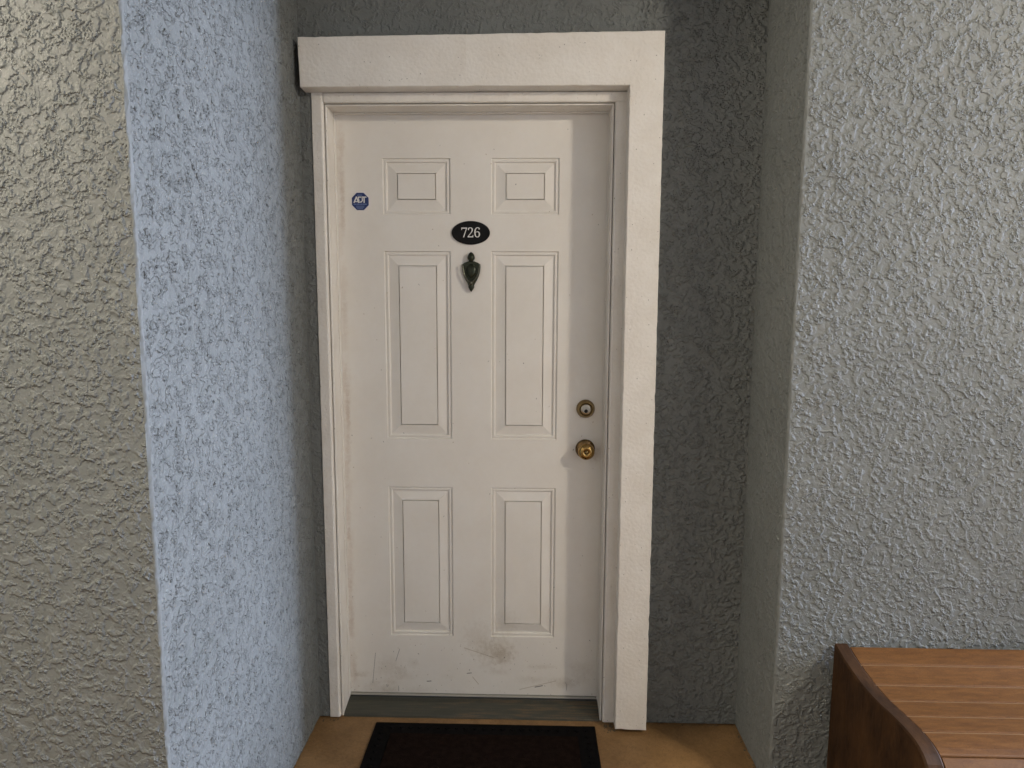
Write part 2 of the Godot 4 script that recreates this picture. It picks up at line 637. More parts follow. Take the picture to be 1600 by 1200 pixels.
# a plane of real stucco relief: from the floor point o along u for width metres, y0 to y1, every su-th sample along u
func relief_patch(o: Vector3, u: Vector3, width: float, y0: float, y1: float, su: int, shift: Vector3, ease0: float, ease1: float, called: String, parent: Node3D, depth := 1.0) -> void:
	var nrm := Vector3.UP.cross(u) * -1.0
	var nu := maxi(2, int(round(width / (BUMP_STEP * su))))
	var nv := int(round((y1 - y0) / BUMP_STEP))
	var du := width / nu
	var dv := (y1 - y0) / nv
	var cols := nu + 1
	var verts := PackedVector3Array()
	var normals := PackedVector3Array()
	verts.resize(cols * (nv + 1))
	normals.resize(cols * (nv + 1))
	var fade := PackedFloat32Array()
	for i in cols:
		var a := i * du
		fade.append(RELIEF * depth * (smoothstep(0.0, maxf(ease0, 0.0001), a) if ease0 > 0.0 else 1.0) * (smoothstep(0.0, maxf(ease1, 0.0001), width - a) if ease1 > 0.0 else 1.0))
	var mask := BUMP_N - 1
	# the same place of the relief picture that the material's triplanar mapping shows here, so that its bump sharpens these edges
	var facing_x := absf(nrm.x) > 0.5
	var c0 := (-(o.z / 2.4 + shift.z) if facing_x else o.x / 2.4 + shift.x) * BUMP_N + 4.0 * BUMP_N
	var dc := (-u.z if facing_x else u.x) * du / 2.4 * BUMP_N
	var r0 := -(y0 / 2.4 + shift.y) * BUMP_N + 4.0 * BUMP_N
	var dr := -dv / 2.4 * BUMP_N
	var hop := maxi(1, int(round(absf(dc))))
	var sg := 1.0 if dc > 0.0 else -1.0
	var k := 0
	for j in nv + 1:
		var rr := int(r0 + j * dr)
		var row := (rr & mask) * BUMP_N
		var up := ((rr - 1) & mask) * BUMP_N
		var base := o + Vector3(0, y0 + j * dv, 0)
		for i in cols:
			var cc := int(c0 + i * dc)
			var c := cc & mask
			var f := fade[i]
			verts[k] = base + u * (i * du) + nrm * (bumps[row + c] * f)
			var gx := (bumps[row + ((cc + int(sg) * hop) & mask)] - bumps[row + c]) * f / du
			var gy := (bumps[up + c] - bumps[row + c]) * f / dv
			normals[k] = (nrm - u * gx - Vector3.UP * gy).normalized()
			k += 1
	var index := PackedInt32Array()
	index.resize(nu * nv * 6)
	k = 0
	for j in nv:
		for i in nu:
			var a := j * cols + i
			index[k] = a
			index[k + 1] = a + cols + 1
			index[k + 2] = a + 1
			index[k + 3] = a
			index[k + 4] = a + cols
			index[k + 5] = a + cols + 1
			k += 6
	var arrays := []
	arrays.resize(Mesh.ARRAY_MAX)
	arrays[Mesh.ARRAY_VERTEX] = verts
	arrays[Mesh.ARRAY_NORMAL] = normals
	arrays[Mesh.ARRAY_INDEX] = index
	var mesh := ArrayMesh.new()
	mesh.add_surface_from_arrays(Mesh.PRIMITIVE_TRIANGLES, arrays)
	var m := MeshInstance3D.new()
	m.name = called
	m.mesh = mesh
	m.material_override = M.stucco.duplicate()
	m.material_override.uv1_offset = shift
	m.material_override.heightmap_scale = RELIEF * 100.0 * depth * SHARPEN
	parent.add_child(m, true)


func make_walls() -> void:
	var top := CEILING_Y
	var gap := 0.006
	var high := 2.46
	var r := 0.006
	# left: the face towards the walkway and the side of the recess, one rounded corner
	var t := thing("stucco_wall", "gray stucco wall left of the door, jutting forward, its side washed in bluish daylight", "wall", Vector3(0, 0, 0))
	relief_patch(Vector3(-1.16, 0, LEFT_Z), Vector3.RIGHT, LEFT_X - r + 1.16, gap, high, 1, Vector3(0, 0, 0), 0.0, 0.012, "walkway_face", t, 1.3)
	relief_patch(Vector3(LEFT_X, 0, LEFT_Z - r), Vector3.FORWARD, LEFT_Z - r - BACK_Z + 0.003, gap, high, 1, Vector3(0, 0, 0.2), 0.012, 0.02, "recess_face", t, 1.6)
	var st := begin(true)
	var plan := PackedVector2Array()
	for k in 5:
		var a := PI / 2 - k * PI / 8
		plan.append(Vector2(LEFT_X - r + r * cos(a), LEFT_Z - r + r * sin(a)))
	skin(st, plan, gap, high, 0.006, 0.0036, true)
	finish(st, "corner_bead", M.stucco_fine, t)
	st = begin(true)
	skin(st, PackedVector2Array([Vector2(END_LEFT, LEFT_Z), Vector2(-1.16, LEFT_Z)]), gap, high, 0.06)
	finish(st, "far_face", M.stucco, t)
	st = begin()
	box(st, Vector3(END_LEFT, 0.0, -0.35), Vector3(LEFT_X - 0.02, high, LEFT_Z - 0.02))
	box(st, Vector3(END_LEFT, high + 0.001, -0.35), Vector3(LEFT_X, top, LEFT_Z))
	finish(st, "wall_core", M.stucco, t)
	# back of the recess, round the door opening
	t = thing("stucco_wall", "dark shaded gray stucco wall at the back of the recess, around the white door frame", "wall")
	relief_patch(Vector3(0.53, 0, BACK_Z), Vector3.RIGHT, RIGHT_X + 0.003 - 0.53, gap, high, 2, Vector3(0.3, 0, 0), 0.0, 0.012, "recess_back", t, 1.4)
	st = begin(true)
	skin(st, PackedVector2Array([Vector2(LEFT_X - 0.004, BACK_Z), Vector2(-0.486, BACK_Z)]), gap, high, 0.03)
	skin(st, PackedVector2Array([Vector2(-0.486, BACK_Z), Vector2(0.53, BACK_Z)]), 2.12, high, 0.03)
	finish(st, "stucco_face", M.stucco, t)
	st = begin()
	box(st, Vector3(LEFT_X - 0.015, 0.0, -0.30), Vector3(-0.488, top, BACK_Z - 0.012))
	box(st, Vector3(0.532, 0.0, -0.30), Vector3(RIGHT_X + 0.015, top, BACK_Z - 0.012))
	box(st, Vector3(-0.488, 2.121, -0.30), Vector3(0.532, top, BACK_Z - 0.012))
	finish(st, "wall_core", M.stucco, t)
	# right: the side of the recess and the face towards the walkway
	t = thing("stucco_wall", "gray stucco wall right of the door, behind the brown bench", "wall")
	relief_patch(Vector3(RIGHT_X, 0, BACK_Z - 0.003), Vector3.BACK, RIGHT_Z - r - BACK_Z + 0.003, gap, high, 2, Vector3(0, 0, 0.55), 0.02, 0.012, "recess_face", t)
	relief_patch(Vector3(RIGHT_X + r, 0, RIGHT_Z), Vector3.RIGHT, 1.78 - RIGHT_X - r, gap, high, 1, Vector3(-0.3, 0, 0), 0.012, 0.0, "walkway_face", t, 1.2)
	st = begin(true)
	plan = PackedVector2Array()
	for k in 5:
		var a := PI + -k * PI / 8
		plan.append(Vector2(RIGHT_X + r + r * cos(a), RIGHT_Z - r + r * sin(a)))
	skin(st, plan, gap, high, 0.006, 0.0036, true)
	finish(st, "corner_bead", M.stucco_fine, t)
	st = begin(true)
	skin(st, PackedVector2Array([Vector2(1.78, RIGHT_Z), Vector2(END_RIGHT, RIGHT_Z)]), gap, high, 0.06)
	finish(st, "far_face", M.stucco, t)
	st = begin()
	box(st, Vector3(RIGHT_X + 0.02, 0.0, -0.35), Vector3(END_RIGHT, high, RIGHT_Z - 0.02))
	box(st, Vector3(RIGHT_X, high + 0.001, -0.35), Vector3(END_RIGHT, top, RIGHT_Z))
	finish(st, "wall_core", M.stucco, t)
	# added unseen strip, which keeps the cool light from raking the right wall
	t = thing("light_blocker", "added unseen strip that keeps the cool light off the right wall", "light_blocker")
	st = begin()
	box(st, Vector3(2.46, 0.0, RIGHT_Z - 0.01), Vector3(2.80, top - 0.001, RIGHT_Z + 0.105), 0.006)
	finish(st, "blocker_body", M.stucco, t)
	# the soffit of the recess, the wall across the walkway and its closed left end
	t = thing("soffit", "flat stucco soffit closing the top of the door recess", "soffit")
	st = begin()
	box(st, Vector3(LEFT_X + 0.001, 2.43, BACK_Z + 0.002), Vector3(RIGHT_X - 0.001, top, RIGHT_Z - 0.012), 0.004)
	finish(st, "soffit_box", M.stucco, t)
	t = thing("stucco_wall", "long pale painted wall across the walkway, facing the door", "wall")
	st = begin()
	box(st, Vector3(END_LEFT, 0.0, OPPOSITE_Z), Vector3(END_RIGHT, top, OPPOSITE_Z + 0.2))
	finish(st, "wall_body", M.ceiling, t)
	t = thing("stucco_wall", "gray stucco wall closing the far left end of the walkway", "wall")
	st = begin()
	box(st, Vector3(END_LEFT - 0.2, 0.0, LEFT_Z - 0.3), Vector3(END_LEFT, top, OPPOSITE_Z + 0.2))
	finish(st, "wall_body", M.stucco, t)


# ------------------------------------------------------------------ door frame

# straight edges given small nicks: points every few centimetres
func ragged(poly: PackedVector2Array, step: float, amount: float, seed_: int) -> PackedVector2Array:
	var rng := RandomNumberGenerator.new()
	rng.seed = seed_
	var out := PackedVector2Array()
	for i in poly.size():
		var a := poly[i]
		var b := poly[(i + 1) % poly.size()]
		var n := maxi(1, int(a.distance_to(b) / step))
		var d := (b - a).normalized()
		var side := Vector2(-d.y, d.x)
		out.append(a)
		for k in range(1, n):
			var w := rng.randf_range(-1.0, 1.0) * amount
			if rng.randf() < 0.06:
				w += amount * 2.2
			out.append(a.lerp(b, (k + rng.randf_range(-0.3, 0.3)) / n) + side * w)
	return out


func make_frame() -> void:
	var t := thing("door_frame", "off-white painted door frame with wide flat casing along its top and right side", "door frame")
	# jambs and head: the reveal the door sits in
	var st := begin()
	box(st, Vector3(-0.4505, 0.004, -0.06), Vector3(-0.4451, 2.0524, 0.089), 0.0015)
	finish(st, "jamb", M.trim, t)
	st = begin()
	box(st, Vector3(0.4494, 0.004, -0.06), Vector3(0.4545, 2.0524, 0.089), 0.0015)
	finish(st, "jamb", M.trim, t)
	st = begin()
	box(st, Vector3(-0.4505, 2.0526, -0.06), Vector3(0.4545, 2.0572, 0.089), 0.0015)
	finish(st, "head_jamb", M.trim, t)
	# stops against which the door shuts
	st = begin()
	box(st, Vector3(-0.4449, 0.034, 0.001), Vector3(-0.4420, 2.0522, 0.018), 0.001)
	finish(st, "door_stop", M.trim, t)
	st = begin()
	box(st, Vector3(0.4463, 0.034, 0.001), Vector3(0.4492, 2.0522, 0.018), 0.001)
	finish(st, "door_stop", M.trim, t)
	st = begin()
	box(st, Vector3(-0.4418, 2.0485, 0.001), Vector3(0.4461, 2.0523, 0.018), 0.001)
	finish(st, "door_stop", M.trim, t)
	# the moulding round the jambs, a small gap away from them
	st = begin()
	moulding(st, [Vector2(-0.4910, 0.03), Vector2(-0.4910, 0.094), Vector2(-0.4880, 0.099), Vector2(-0.4590, 0.100), Vector2(-0.4550, 0.098), Vector2(-0.4530, 0.0945), Vector2(-0.4530, 0.03)], 0.006, 2.0900)
	finish(st, "moulding", M.trim, t)
	st = begin()
	moulding(st, [Vector2(0.4570, 0.03), Vector2(0.4570, 0.0945), Vector2(0.4590, 0.098), Vector2(0.4630, 0.100), Vector2(0.5000, 0.100), Vector2(0.5290, 0.084), Vector2(0.5290, 0.03)], 0.006, 2.0595)
	finish(st, "moulding", M.trim, t)
	st = begin()
	box(st, Vector3(-0.4528, 2.0597, 0.03), Vector3(0.5288, 2.0900, 0.0995), 0.003)
	finish(st, "moulding", M.trim, t)
	# the solid buck behind, seen only as the dark of the gap
	st = begin()
	box(st, Vector3(-0.4870, 0.0, -0.20), Vector3(-0.4515, 2.12, 0.028))
	box(st, Vector3(0.4555, 0.0, -0.20), Vector3(0.5310, 2.12, 0.028))
	box(st, Vector3(-0.4870, 2.0580, -0.198), Vector3(0.5310, 2.1205, 0.0275))
	finish(st, "frame_buck", M.seal, t)
	# one flat casing: across the top and down the right side
	var poly := PackedVector2Array([Vector2(0.4915, 2.0920), Vector2(0.4945, 0.0150), Vector2(0.5990, 0.0130), Vector2(0.5930, 2.2465), Vector2(-0.5085, 2.2345), Vector2(-0.5085, 2.1800), Vector2(-0.5060, 2.0905)])
	st = begin()
	prism(st, ragged(wound(poly), 0.018, 0.0006, 4), BACK_Z - 0.006, 0.152, 0.0020)
	finish(st, "casing", M.trim, t)


func moulding(st: SurfaceTool, profile: Array, y0: float, y1: float) -> void:
	# profile (x, z) from left round the front to right; old wood, so the arrises wander a little
	var rows := int((y1 - y0) / 0.025)
	for k in profile.size() - 1:
		for r in rows:
			var ya := lerpf(y0, y1, float(r) / rows)
			var yb := lerpf(y0, y1, float(r + 1) / rows)
			quad(st, wander(profile[k], ya, y0, y1), wander(profile[k + 1], ya, y0, y1), wander(profile[k + 1], yb, y0, y1), wander(profile[k], yb, y0, y1))
	for k in range(1, profile.size() - 1):
		var o: Vector2 = profile[0]
		var a: Vector2 = profile[k]
		var b: Vector2 = profile[k + 1]
		tri(st, Vector3(o.x, y1, o.y), Vector3(a.x, y1, a.y), Vector3(b.x, y1, b.y))
		tri(st, Vector3(o.x, y0, o.y), Vector3(b.x, y0, b.y), Vector3(a.x, y0, a.y))


func wander(p: Vector2, y: float, y0: float, y1: float) -> Vector3:
	var s := 0.0009 if y > y0 + 0.001 and y < y1 - 0.001 and p.y > 0.05 else 0.0
	return Vector3(p.x + s * (wobble.get_noise_2d(y * 11.0, p.x * 40.0) + 0.6 * wobble.get_noise_2d(y * 60.0, p.x * 40.0)), y, p.y + s * 0.5 * wobble.get_noise_2d(y * 23.0 + 9.0, p.x * 40.0))


func make_threshold() -> void:
	var t := thing("threshold", "worn olive door sill below the white door", "threshold")
	var st := begin()
	var x0 := -0.4448
	var x1 := 0.4491
	# sloping sill with ribs at the door
	var prof := [Vector2(-0.05, 0.0), Vector2(-0.05, 0.0235), Vector2(0.006, 0.0235), Vector2(0.018, 0.0222), Vector2(0.040, 0.018), Vector2(0.078, 0.010), Vector2(0.086, 0.006), Vector2(0.088, 0.0)]
	for k in prof.size() - 1:
		var a: Vector2 = prof[k]
		var b: Vector2 = prof[k + 1]
		quad(st, Vector3(x0, b.y, b.x), Vector3(x1, b.y, b.x), Vector3(x1, a.y, a.x), Vector3(x0, a.y, a.x))
	finish(st, "sill", M.sill, t)
	for k in 3:
		st = begin()
		var z := 0.007 + k * 0.0055
		box(st, Vector3(x0 + 0.001, 0.018, z + 0.002), Vector3(x1 - 0.001, 0.0262 - k * 0.0010, z + 0.005), 0.0008)
		finish(st, "rib", M.sill, t)


# ------------------------------------------------------------------ door

func make_door() -> void:
	var t := thing("entry_door", "off-white six-panel entry door numbered 726, closed, with brass locks", "door", Vector3.ZERO)
	var xs := [-0.4515, -0.2914, -0.0673, 0.0673, 0.2914, 0.4555]
	var ys := [0.0395, 0.2584, 0.8052, 0.9761, 1.6126, 1.7318, 1.9128, 2.0585]
	var st := begin()
	for i in 5:
		for j in 7:
			if i in [1, 3] and j in [1, 3, 5]:
				continue
			quad(st, Vector3(xs[i], ys[j], 0), Vector3(xs[i + 1], ys[j], 0), Vector3(xs[i + 1], ys[j + 1], 0), Vector3(xs[i], ys[j + 1], 0))
	box(st, Vector3(-0.4513, 0.0397, -0.044), Vector3(0.4553, 2.0583, -0.012))
	quad(st, Vector3(-0.4515, 0.0395, -0.012), Vector3(0.4555, 0.0395, -0.012), Vector3(0.4555, 0.0395, 0), Vector3(-0.4515, 0.0395, 0))
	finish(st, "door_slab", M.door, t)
	# embossed panels: (inset from the edge, depth)
	var prof := [Vector2(0, 0), Vector2(0.0013, -0.0055), Vector2(0.0035, -0.0060), Vector2(0.0080, -0.0036), Vector2(0.0118, -0.0038), Vector2(0.0130, -0.0095), Vector2(0.0155, -0.0098), Vector2(0.0474, -0.0030), Vector2(0.0480, -0.0105), Vector2(0.0500, -0.0105), Vector2(0.0506, -0.0014)]
	for j in [1, 3, 5]:
		for i in [1, 3]:
			st = begin()
			for k in prof.size():
				var a: Vector2 = prof[k]
				var lo := Vector2(xs[i] + a.x, ys[j] + a.x)
				var hi := Vector2(xs[i + 1] - a.x, ys[j + 1] - a.x)
				if k == prof.size() - 1:
					quad(st, Vector3(lo.x, lo.y, a.y), Vector3(hi.x, lo.y, a.y), Vector3(hi.x, hi.y, a.y), Vector3(lo.x, hi.y, a.y))
					break
				var b: Vector2 = prof[k + 1]
				var l2 := Vector2(xs[i] + b.x, ys[j] + b.x)
				var h2 := Vector2(xs[i + 1] - b.x, ys[j + 1] - b.x)
				quad(st, Vector3(lo.x, lo.y, a.y), Vector3(hi.x, lo.y, a.y), Vector3(h2.x, l2.y, b.y), Vector3(l2.x, l2.y, b.y))
				quad(st, Vector3(hi.x, lo.y, a.y), Vector3(hi.x, hi.y, a.y), Vector3(h2.x, h2.y, b.y), Vector3(h2.x, l2.y, b.y))
				quad(st, Vector3(hi.x, hi.y, a.y), Vector3(lo.x, hi.y, a.y), Vector3(l2.x, h2.y, b.y), Vector3(h2.x, h2.y, b.y))
				quad(st, Vector3(lo.x, hi.y, a.y), Vector3(lo.x, lo.y, a.y), Vector3(l2.x, l2.y, b.y), Vector3(l2.x, h2.y, b.y))
			finish(st, "panel", M.door, t)
	# sweep along the bottom
	st = begin()
	box(st, Vector3(-0.4440, 0.0296, -0.030), Vector3(0.4485, 0.0352, 0.0045), 0.0008)
	finish(st, "door_sweep", M.sweep, t)
	make_plate(t)
	make_knocker(t)
	make_locks(t)
	make_sticker(t)


func ellipse(cx: float, cy: float, rx: float, ry: float, n := 64) -> PackedVector2Array:
	var p := PackedVector2Array()
	for k in n:
		p.append(Vector2(cx + rx * cos(TAU * k / n), cy + ry * sin(TAU * k / n)))
	return p


func lettering(text: String, size: float, at: Vector3, m: Material, parent: Node, called: String, serif: bool, squeeze := 1.0, depth := 0.0012) -> MeshInstance3D:
	var f := SystemFont.new()
	f.font_names = PackedStringArray(["Droid Serif" if serif else "Droid Sans"])
	f.font_weight = 500
	var tm := TextMesh.new()
	tm.font = f
	tm.text = text
	tm.font_size = 64
	tm.pixel_size = size / 64.0
	tm.depth = depth
	tm.curve_step = 0.4
	var o := MeshInstance3D.new()
	o.name = called
	o.mesh = tm
	o.material_override = m
	o.position = at
	o.scale = Vector3(squeeze, 1, 1)
	parent.add_child(o, true)
	return o


func make_plate(door: Node3D) -> void:
	var st := begin()
	prism(st, ellipse(-0.0002, 1.6722, 0.0636, 0.0383), 0.0005, 0.0075, 0.0025)
	var plate := finish(st, "number_plate", M.black_gloss, door)
	plate.set_meta("label", "oval black house number plate reading 726 in white")
	var x := -0.0218
	for c in ["7", "2", "6"]:
		lettering(c, 0.0440, Vector3(x, 1.6722, 0.0080), M.white_print, plate, "digit", true, 0.96)
		x += 0.0216


func make_knocker(door: Node3D) -> void:
	# shield-shaped back plate, finials above and below, a hanging ring with a striker
	var cx := 0.0012
	var outline := PackedVector2Array()
	var half := [Vector2(0.009, 1.5790), Vector2(0.0200, 1.5745), Vector2(0.0268, 1.5690), Vector2(0.0276, 1.5600), Vector2(0.0262, 1.5470), Vector2(0.0225, 1.5310), Vector2(0.0170, 1.5170), Vector2(0.0110, 1.5060), Vector2(0.0085, 1.4990), Vector2(0.0088, 1.4930), Vector2(0.0050, 1.4860), Vector2(0.0, 1.4790)]
	for p in half:
		outline.append(Vector2(cx + p.x * 1.12, p.y))
	for k in range(half.size() - 2, -1, -1):
		outline.append(Vector2(cx - half[k].x * 1.12, half[k].y))
	var st := begin()
	prism(st, outline, 0.0004, 0.008, 0.002)
	var k0 := finish(st, "door_knocker", M.bronze, door)
	k0.set_meta("label", "dark bronze urn-shaped door knocker below the number plate")
	st = begin(true)
	lathe(st, [Vector2(0.0078, 1.578), Vector2(0.0088, 1.5815), Vector2(0.0122, 1.5865), Vector2(0.0128, 1.5910), Vector2(0.0110, 1.5975), Vector2(0.0080, 1.6030), Vector2(0.0046, 1.6070), Vector2(0.0, 1.6092)], upright(cx, 0.010), 24)
	finish(st, "finial", M.bronze, k0)
	st = begin(true)
	lathe(st, [Vector2(0.0, 1.4775), Vector2(0.0042, 1.4830), Vector2(0.0072, 1.4890), Vector2(0.0082, 1.4950), Vector2(0.0078, 1.5000), Vector2(0.0050, 1.5030)], upright(cx, 0.010), 24)
	finish(st, "drop", M.bronze, k0)
	# domed urn in the middle
	st = begin(true)
	var rows := 10
	var g := []
	for r in rows + 1:
		var a := PI * r / rows - PI / 2
		var line := []
		for s in 25:
			var b := TAU * s / 24.0
			line.append(Vector3(cx + 0.0175 * cos(a) * cos(b) * (1.0 + 0.22 * sin(a)), 1.5460 + 0.0235 * sin(a), 0.008 + 0.0085 * cos(a) * sin(b)))
		g.append(line)
	for r in rows:
		for s in 24:
			quad(st, g[r][s + 1], g[r][s], g[r + 1][s], g[r + 1][s + 1])
	finish(st, "urn", M.bronze, k0)
	# ring, hinged at the shoulders
	st = begin(true)
	var pts := []
	var radii := []
	for k in 25:
		var u := -1.0 + 2.0 * k / 24.0
		var y := 1.5680 - 0.0580 * sqrt(maxf(0.0, 1.0 - pow(absf(u), 1.7)))
		pts.append(Vector3(cx + 0.0278 * u, y, 0.017))
		radii.append(0.0027 + 0.0012 * (1.0 - absf(u)))
	tube(st, pts, radii, 10)
	finish(st, "ring", M.bronze_highlight, k0)
	st = begin(true)
	lathe(st, [Vector2(0.0, 1.4990), Vector2(0.0062, 1.5010), Vector2(0.0084, 1.5065), Vector2(0.0072, 1.5120), Vector2(0.0040, 1.5155), Vector2(0.0, 1.5170)], upright(cx, 0.019), 20)
	finish(st, "striker", M.bronze_highlight, k0)


# lathe axis along +y, through x and z; distances along it are heights
func upright(x: float, z: float) -> Transform3D:
	return Transform3D(Basis(Vector3(0, 0, 1), Vector3(1, 0, 0), Vector3(0, 1, 0)), Vector3(x, 0, z))


func make_locks(door: Node3D) -> void:
	var at := Transform3D(Basis(), Vector3(0.3895, 1.0850, 0))
	var st := begin(true)
	lathe(st, [Vector2(0.0318, 0.0), Vector2(0.0318, 0.004), Vector2(0.0305, 0.0075), Vector2(0.0275, 0.0125), Vector2(0.0255, 0.0185), Vector2(0.0240, 0.0200), Vector2(0.0222, 0.0190), Vector2(0.0205, 0.0150), Vector2(0.0180, 0.0140)], at, 48)
	var bolt := finish(st, "deadbolt", M.brass_worn, door)
	bolt.set_meta("label", "round brass deadbolt with a keyhole, above the knob")
	st = begin(true)
	lathe(st, [Vector2(0.0182, 0.0120), Vector2(0.0182, 0.0165), Vector2(0.0165, 0.0180), Vector2(0.0110, 0.0184), Vector2(0.0, 0.0185)], at, 40)
	finish(st, "lock_cylinder", M.nickel, bolt)
	st = begin(true)
	lathe(st, [Vector2(0.0060, 0.0170), Vector2(0.0060, 0.0196), Vector2(0.0, 0.0197)], at.translated(Vector3(0.0005, -0.0055, 0)), 24)
	finish(st, "keyway", M.keyhole, bolt)
	at = Transform3D(Basis(), Vector3(0.3905, 0.9455, 0))
	st = begin(true)
	lathe(st, [Vector2(0.0335, 0.0), Vector2(0.0335, 0.003), Vector2(0.0322, 0.0060), Vector2(0.0280, 0.0085), Vector2(0.0180, 0.0100), Vector2(0.0130, 0.0130), Vector2(0.0120, 0.0180)], at, 48)
	var knob := finish(st, "door_knob", M.brass_dark_reflection, door)
	knob.set_meta("label", "round brass door knob")
	st = begin(true)
	lathe(st, [Vector2(0.0118, 0.0150), Vector2(0.0120, 0.0280), Vector2(0.0170, 0.0300), Vector2(0.0235, 0.0335), Vector2(0.0275, 0.0395), Vector2(0.0283, 0.0460), Vector2(0.0262, 0.0525), Vector2(0.0215, 0.0570), Vector2(0.0150, 0.0596), Vector2(0.0115, 0.0600), Vector2(0.0100, 0.0588), Vector2(0.0, 0.0585)], at, 48)
	finish(st, "grip", M.brass, knob)
	st = begin(true)
	lathe(st, [Vector2(0.0072, 0.0580), Vector2(0.0070, 0.0603), Vector2(0.0, 0.0606)], at, 24)
	finish(st, "lock_cylinder", M.brass_worn, knob)


func octagon(cx: float, cy: float, r: float) -> PackedVector2Array:
	var p := PackedVector2Array()
	for k in 8:
		var a := PI / 8 + TAU * k / 8
		p.append(Vector2(cx + r * cos(a), cy + r * sin(a)))
	return p


func make_sticker(door: Node3D) -> void:
	var cx := -0.3668
	var cy := 1.7738
	var st := begin()
	prism(st, octagon(cx, cy, 0.0335), 0.0003, 0.0011, 0.0002)
	var s := finish(st, "security_sticker", M.white_print, door)
	s.set_meta("label", "blue octagonal alarm company sticker with white letters")
	st = begin()
	prism(st, octagon(cx, cy, 0.0302), 0.0011, 0.0015, 0.0)
	finish(st, "blue_field", M.navy, s)
	# the three letters, drawn as strokes: a leaning A, a D with an open corner, a T whose bar reaches back over the D
	st = begin()
	var z0 := 0.0014
	var z1 := 0.0019
	var strokes := [
		[-0.0205, -0.0035, -0.0125, 0.0145, 0.0040], [-0.0125, 0.0145, -0.0055, -0.0035, 0.0040], [-0.0165, -0.0005, -0.0080, -0.0005, 0.0030],
		[-0.0065, 0.0135, -0.0040, 0.0020, 0.0032], [-0.0065, 0.0140, 0.0020, 0.0140, 0.0034], [-0.0035, -0.0020, 0.0030, -0.0020, 0.0034], [0.0030, -0.0020, 0.0075, 0.0030, 0.0036], [0.0075, 0.0030, 0.0070, 0.0100, 0.0036],
		[0.0055, 0.0140, 0.0200, 0.0140, 0.0036], [0.0130, 0.0140, 0.0130, -0.0035, 0.0040]]
	for k in strokes:
		bar(st, Vector2(cx + k[0], cy + k[1]), Vector2(cx + k[2], cy + k[3]), k[4], z0, z1)
	finish(st, "letters", M.white_print, s)
	st = begin()
	for k in [[-0.0085, 0.0205, -0.0045], [-0.0035, 0.0205, 0.0005], [0.0015, 0.0205, 0.0060], [-0.0215, -0.0088, -0.0135], [-0.0105, -0.0088, -0.0030], [0.0000, -0.0088, 0.0060], [0.0085, -0.0088, 0.0215]]:
		bar(st, Vector2(cx + k[0], cy + k[1]), Vector2(cx + k[2], cy + k[1]), 0.0026, z0, z1)
	for k in [[-0.0140, -0.0150, 0.0130], [-0.0130, -0.0188, 0.0120], [-0.0100, -0.0226, 0.0090]]:
		bar(st, Vector2(cx + k[0], cy + k[1]), Vector2(cx + k[2], cy + k[1]), 0.0016, z0, z1)
	finish(st, "small_print", M.pale_blue, s).set_meta("kind", "stuff")


func bar(st: SurfaceTool, a: Vector2, b: Vector2, w: float, z0: float, z1: float) -> void:
	var d := (b - a).normalized()
	var n := Vector2(-d.y, d.x) * w * 0.5
	var e := d * w * 0.3
	prism(st, PackedVector2Array([a - n - e, b - n + e, b + n + e, a + n - e]), z0, z1, 0.0)


# ------------------------------------------------------------------ mat and bench

func make_mat() -> void:
	var x0 := -0.3215
	var x1 := 0.4295
	var z0 := 0.1255
	var z1 := 0.5855
	var t := thing("doormat", "black rubber-edged doormat lying in front of the threshold", "doormat")
	var turn := Transform3D(Basis(Vector3.RIGHT, -PI / 2), Vector3.ZERO)
	var st := begin()
	# the prism's y runs towards -z here
	prism(st, ragged(wound(PackedVector2Array([Vector2(x0, -z0), Vector2(x0 - 0.001, -z1), Vector2(x1, -z1), Vector2(x1, -z0)])), 0.03, 0.0004, 9), 0.0004, 0.0085, 0.0025, turn)
	finish(st, "rubber_base", M.rubber, t)
	st = begin()
	box(st, Vector3(x0 + 0.062, 0.0080, z0 + 0.062), Vector3(x1 - 0.062, 0.0125, z1 - 0.062), 0.002)
	finish(st, "carpet_inlay", M.carpet, t)
	# raised rubber pattern on the border: a row of lozenges
	st = begin()
	var dx := 0.0313
	var k := 0
	var x := x0 + 0.030
	while x < x1 - 0.02:
		for z in [z0 + 0.030, z1 - 0.030]:
			lozenge(st, Vector3(x, 0.0083, z), 0.010 if k % 2 else 0.0065)
		k += 1
		x += dx
	var z := z0 + 0.061
	while z < z1 - 0.05:
		for xx in [x0 + 0.030, x1 - 0.030]:
			lozenge(st, Vector3(xx, 0.0083, z), 0.010 if k % 2 else 0.0065)
		k += 1
		z += dx
	finish(st, "border_pattern", M.rubber, t).set_meta("kind", "stuff")


func lozenge(st: SurfaceTool, at: Vector3, r: float) -> void:
	var top := at + Vector3(0, 0.0040, 0)
	var p := [Vector3(r, 0, 0), Vector3(0, 0, -r), Vector3(-r, 0, 0), Vector3(0, 0, r)]
	for k in 4:
		var a: Vector3 = p[k]
		var b: Vector3 = p[(k + 1) % 4]
		quad(st, at + a, at + b, top + b * 0.6, top + a * 0.6)
	quad(st, top + p[0] * 0.6, top + p[1] * 0.6, top + p[2] * 0.6, top + p[3] * 0.6)


